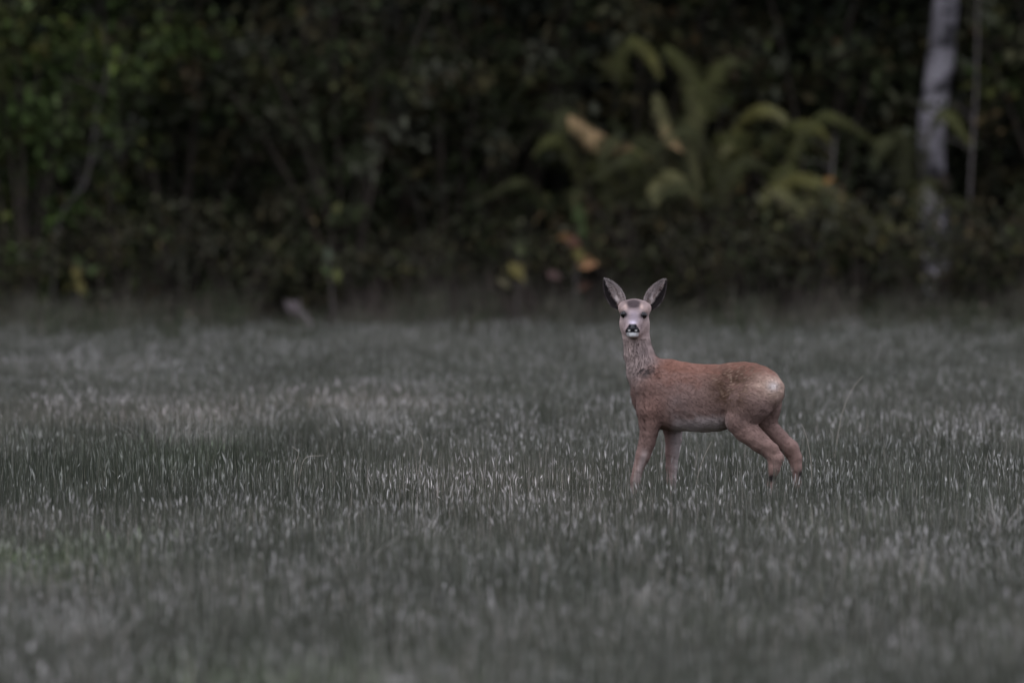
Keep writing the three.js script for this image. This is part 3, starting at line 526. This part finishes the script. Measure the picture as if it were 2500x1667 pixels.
    c = mixc(c, [0.06, 0.048, 0.045], clamp(1.3 * g2(X + (Y - 690) * 1.0, Y, 475, 690, 70, 60)) * clamp(0.35 + 1.0 * n + 1.3 * st) * smooth(360, 410, X));
    c = mixc(c, [0.42, 0.35, 0.33], 0.6 * smooth(30, 0, Math.abs(X - 470 - Math.max(0, Y - 1240) * -0.3) - 6) * smooth(1180, 1260, Y) * smooth(560, 500, X)); // light rear of fore legs
    c = mixc(c, [0.42, 0.35, 0.33], 0.6 * smooth(672, 700, X) * smooth(1080, 1140, Y) * smooth(760, 720, X));
    
    // face
    if (Y < 475 && z > -0.14) {
      const dx = X - 398, ax = Math.abs(dx), f = smooth(-0.13, -0.09, z) * smooth(475, 455, Y);
      let k = [0.3, 0.23, 0.215];
      k = mixc(k, [0.2, 0.165, 0.178], clamp(1.15 * g2(dx, Y, 0, 335, 50, 58)));
      k = mixc(k, [0.05, 0.038, 0.039], clamp(1.5 * g2(dx, Y, 0, 248, 60, 32)));
      k = mixc(k, [0.42, 0.31, 0.27], 0.9 * g2(ax, Y, 54, 268, 12, 20));
      k = mixc(k, [0.33, 0.24, 0.21], 0.8 * g2(ax, Y, 88, 290, 20, 25));
      k = mixc(k, [0.44, 0.39, 0.45], clamp(g2(X - 392, Y, 0, 368, 24, 14)));
      k = mixc(k, [0.25, 0.19, 0.19], 0.7 * g2(Math.abs(X - 391), Y, 52, 390, 14, 30));
      k = mixc(k, [0.015, 0.012, 0.014], clamp(1.5 * g2(X, Y, 332, 318, 27, 20))); k = mixc(k, [0.015, 0.012, 0.014], clamp(1.5 * g2(X, Y, 465, 323, 27, 20)));
      const m = Math.abs(X - 390), wN = lerp(24, 47, smooth(378, 428, Y));
      if (z > -0.02) k = mixc(k, [0.012, 0.011, 0.014], smooth(4, -3, m - wN) * smooth(375, 384, Y) * smooth(439, 433, Y));
      if (z > 0.0) k = mixc(k, [0.72, 0.7, 0.66], clamp(1.4 * g2(m, Y, 23, 419, 6, 6)));
      if (z > -0.01) k = mixc(k, [0.85, 0.83, 0.92], smooth(432, 438, Y) * smooth(466, 458, Y) * smooth(42, 34, m));
      c = mixc(c, mulc(k, 1.2), f);
    }
    const v = 1.22 * (1 + 0.17 * n + 0.09 * nf + 0.14 * st); return c.map((q) => Math.min(0.82, q * v));
  }
  const S = nets(sdf, V(-0.4, -0.005, -0.25), V(0.4, 0.9, 0.28), 0.0038), g = new THREE.BufferGeometry(), nrm = [], col = [];
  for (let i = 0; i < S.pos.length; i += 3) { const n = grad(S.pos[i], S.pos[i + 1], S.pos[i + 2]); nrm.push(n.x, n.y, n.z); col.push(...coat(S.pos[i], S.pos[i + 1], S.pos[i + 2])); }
  g.setAttribute('position', new THREE.Float32BufferAttribute(S.pos, 3)); g.setAttribute('normal', new THREE.Float32BufferAttribute(nrm, 3)); g.setAttribute('color', new THREE.Float32BufferAttribute(col, 3)); g.setIndex(S.idx);
  const furMat = mat({ vertexColors: true, roughness: 1, specularIntensity: 0.2 });
  mesh('body', g, furMat, deer);
  // short fur standing off the skin
  {
    const r = rng(91), cum = []; let A = 0; const a = V(), b = V(), c = V(), gp = S.pos, at = (v, i) => v.set(gp[i * 3], gp[i * 3 + 1], gp[i * 3 + 2]);
    for (let t = 0; t < S.idx.length; t += 3) { at(a, S.idx[t]); at(b, S.idx[t + 1]); at(c, S.idx[t + 2]); A += b.sub(a).cross(c.sub(a)).length() / 2; cum.push(A); }
    const T = new Tris(), normals = [], n = 75000;
    for (let k = 0; k < n; k++) {
      const q = r() * A; let lo = 0, hi = cum.length - 1; while (lo < hi) { const m = lo + hi >> 1; cum[m] < q ? lo = m + 1 : hi = m; }
      const i0 = S.idx[lo * 3], u = r(), w = r() * (1 - u), i1 = S.idx[lo * 3 + 1], i2 = S.idx[lo * 3 + 2];
      const p = at(a, i0).clone().multiplyScalar(1 - u - w).addScaledVector(at(b, i1), u).addScaledVector(at(c, i2), w), nn = V(nrm[i0 * 3], nrm[i0 * 3 + 1], nrm[i0 * 3 + 2]);
      const X = p.x * U + 940, Y = 1622 - p.y * U, face = Y < 470 && p.z > -0.13;
      if (face && (p.z > 0.03 || g2(X, Y, 333, 318, 22, 20) > 0.4 || g2(X, Y, 464, 323, 22, 20) > 0.4)) continue;
      const leg = smooth(1090, 1200, Y), L = face ? 0.004 : lerp((Y < 740 && X < 560) || X < 470 ? 0.019 : 0.0105, 0.008, leg) * (0.7 + 0.6 * r());
      const flow = face ? V(0, 0.2, -1) : Y < 700 && X < 540 ? V(0.15, -1, 0) : V(0.8 * (1 - leg), -0.45 - leg, 0.1); flow.add(rdir(r).multiplyScalar(0.45)); flow.addScaledVector(nn, -flow.dot(nn)).normalize().addScaledVector(nn, 0.25 + 0.35 * r() * r()).normalize();
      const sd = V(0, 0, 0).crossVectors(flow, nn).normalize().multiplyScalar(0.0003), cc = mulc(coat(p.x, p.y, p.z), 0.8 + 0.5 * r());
      const o = p.clone().addScaledVector(nn, -0.001), v0 = T.v(o.clone().add(sd), cc), v1 = T.v(o.clone().sub(sd), cc), v2 = T.v(o.clone().addScaledVector(flow, L), mulc(cc, 1.1)); T.t(v0, v1, v2);
      for (let z = 0; z < 3; z++) normals.push(nn.x, nn.y, nn.z);
    }
    const fg = T.build(); fg.setAttribute('normal', new THREE.Float32BufferAttribute(normals, 3));
    mesh('fur', fg, furMat, deer).userData.kind = 'stuff';
  }
  const hit = (X, Y) => { const x = (X - 940) / U, y = (1622 - Y) / U; let z = 0.2; while (z > -0.2 && sdf(x, y, z) > 0) z -= 0.0008; return V(x, y, z); };
  // eyes
  const eyeMat = new THREE.MeshPhysicalMaterial({ color: new THREE.Color(0.006, 0.005, 0.005), roughness: 0.06, specularIntensity: 0.8 });
  for (const [X, Y] of [[333, 318], [464, 323]]) { const p = hit(X, Y), n = grad(p.x, p.y, p.z), e = new THREE.SphereGeometry(0.0168, 22, 16); e.scale(1, 0.9, 1); const o = mesh('eye', e, eyeMat, deer); o.position.copy(p).addScaledVector(n, -0.004); }
  // nose pad: the muzzle's own surface, moist and black
  {
    const region = (x, y, z) => { const X = x * U + 940, Y = 1622 - y * U, m = Math.abs(X - 390); return Math.max((m - lerp(20, 31, smooth(380, 405, Y))) / U, (381 - Y) / U, (Y - 414) / U, 0.03 - z); };
    const nostril = (x, y, z) => { const X = x * U + 940, Y = 1622 - y * U, m = Math.abs(X - 390); const q = hitZ; return Math.hypot((m - 19) / U, (Y - 396) / U * 0.8, (z - q) * 0.7) - 0.0052; };
    const hitZ = hit(371, 396).z;
    const f = (x, y, z) => Math.max(sdf(x, y, z) - 0.0022, region(x, y, z), -nostril(x, y, z));
    const Q = nets(f, V(-0.375, 0.735, 0.02), V(-0.305, 0.775, 0.115), 0.0016), ng = new THREE.BufferGeometry();
    ng.setAttribute('position', new THREE.Float32BufferAttribute(Q.pos, 3)); ng.setIndex(Q.idx); ng.computeVertexNormals();
    mesh('nose', ng, new THREE.MeshPhysicalMaterial({ color: new THREE.Color(0.012, 0.012, 0.016), roughness: 0.38, side: THREE.DoubleSide }), deer);
  }
  // ears: cupped leaf-shaped shells
  for (const [bX, bY, tX, tY, W, sgn, nm] of [[318, 268, 208, 84, 0.044, -1], [492, 272, 610, 88, 0.044, 1]]) {
    const T = new Tris(), B = P(bX, bY, -0.085), E = P(tX, tY, -0.1), ax = E.clone().sub(B), L = ax.length(); ax.normalize();
    const out = V(0, 0, 1).addScaledVector(ax, -ax.z).add(V(sgn * 0.3, 0, 0)).normalize(), sd = V(0, 0, 0).crossVectors(ax, out).normalize().multiplyScalar(sgn), op = V(0, 0, 0).crossVectors(sd, ax).multiplyScalar(-sgn).normalize();
    if (op.z < 0) op.negate(); const m = 26, w = 18, rr = rng(5 + sgn);
    for (const face of [1, 0]) {
      const o0 = T.p.length / 3;
      for (let i = 0; i <= m; i++) for (let j = 0; j <= w; j++) {
        const u = i / m, v = j / w * 2 - 1, prof = Math.pow(Math.sin(Math.PI * Math.pow(0.13 + 0.87 * u, 0.9)), 0.72) * (1 - 0.12 * u), hw = W * prof + 0.0008;
        const p = B.clone().addScaledVector(ax, L * u).addScaledVector(sd, hw * v * (1 - 0.12 * v * v)).addScaledVector(op, -0.03 * (1 - v * v) * prof * (1 - 0.4 * u) + (face ? 0.0022 : 0) + 0.004 * N(u * 5, v * 2, sgn * 3));
        let c;
        if (face) { // v > 0 is the outer side of the head
          const k = fbm(u * 5, v * 2.6, sgn * 2);
          c = mixc([0.16, 0.125, 0.115], [0.6, 0.53, 0.51], clamp(0.55 + 1.7 * k));
          c = mixc(c, [0.1, 0.07, 0.066], clamp(1.5 * g2(u, v, 0.66, 0.1, 0.16, 0.35) * (0.6 + k)));
          c = mixc(c, [0.16, 0.11, 0.095], clamp(1.1 * g2(u, v, 0.05, 0.1, 0.16, 0.7)));
          c = mixc(c, [0.012, 0.01, 0.01], smooth(0.22, 0.42, v + 0.25 * k) * (1 - 0.15 * smooth(0.9, 0.98, v)));
          c = mixc(c, [0.04, 0.03, 0.03], smooth(0.6, 0.85, u) * smooth(0, -0.5, v));
          c = mixc(c, [0.52, 0.45, 0.43], smooth(-0.82, -0.97, v) * smooth(0.7, 0.5, u));
        } else c = mixc([0.14, 0.095, 0.08], [0.05, 0.04, 0.038], smooth(0.3, 0.9, u));
        T.v(p, mulc(c, 1.35 * (0.9 + 0.2 * rr())));
      }
      for (let i = 0; i < m; i++) for (let j = 0; j < w; j++) { const a = o0 + i * (w + 1) + j, b = a + w + 1; T.t(a, b, a + 1); T.t(b, b + 1, a + 1); }
    }
    const ear = mesh('ear', T.build(), furMat, deer);
    const H = new Tris(); // hair inside and along the rim
    for (let k = 0; k < 900; k++) {
      const rim = rr() < 0.45, u = 0.08 + 0.9 * rr(), v = rim ? (rr() < 0.5 ? -1 : 1) * (0.94 + 0.06 * rr()) : rr() * 1.5 - 1, prof = Math.pow(Math.sin(Math.PI * Math.pow(0.13 + 0.87 * u, 0.9)), 0.72) * (1 - 0.12 * u), hw = W * prof;
      const p = B.clone().addScaledVector(ax, L * u).addScaledVector(sd, hw * v * (1 - 0.12 * v * v)).addScaledVector(op, -0.03 * (1 - v * v) * prof * (1 - 0.4 * u) + 0.002);
      const dd = ax.clone().multiplyScalar(0.7).addScaledVector(sd, rim ? Math.sign(v) * 0.7 : 0.4).addScaledVector(op, rim ? 0.2 : 0.35).add(rdir(rr).multiplyScalar(0.35)).normalize(), Lh = rim ? 0.007 : 0.012;
      const cc = mulc(rim && v > 0 ? [0.05, 0.04, 0.04] : v > 0.3 ? [0.02, 0.018, 0.018] : [0.48, 0.42, 0.41], 0.7 + 0.5 * rr()), s = V(0, 0, 0).crossVectors(dd, op).normalize().multiplyScalar(0.0006);
      H.t(H.v(p.clone().add(s), cc), H.v(p.clone().sub(s), cc), H.v(p.clone().addScaledVector(dd, Lh), cc));
    }
    mesh('ear_hair', H.build(), furMat, ear).userData.kind = 'stuff';
  }
  // cloven hooves
  const hoofMat = mat({ color: new THREE.Color(0.02, 0.017, 0.015), roughness: 0.5 });
  for (const [X, z] of [[374, -0.008], [636, -0.14], [1280, 0.168], [1472, 0.033]]) {
    const parts = [];
    for (const s of [-1, 1]) { const c = new THREE.CylinderGeometry(0.008, 0.0125, 0.034, 10, 3); c.scale(1.35, 1, 0.75); const q = c.attributes.position; for (let i = 0; i < q.count; i++) q.setX(i, q.getX(i) - (0.017 - q.getY(i)) * 0.4); c.translate(-0.004, 0.017, s * 0.009); parts.push(c); }
    const o = mesh('hoof', mergeGeometries(parts), hoofMat, deer); const p = P(X, 1622, z); o.position.copy(p);
  }
}
renderer.render(scene, camera);
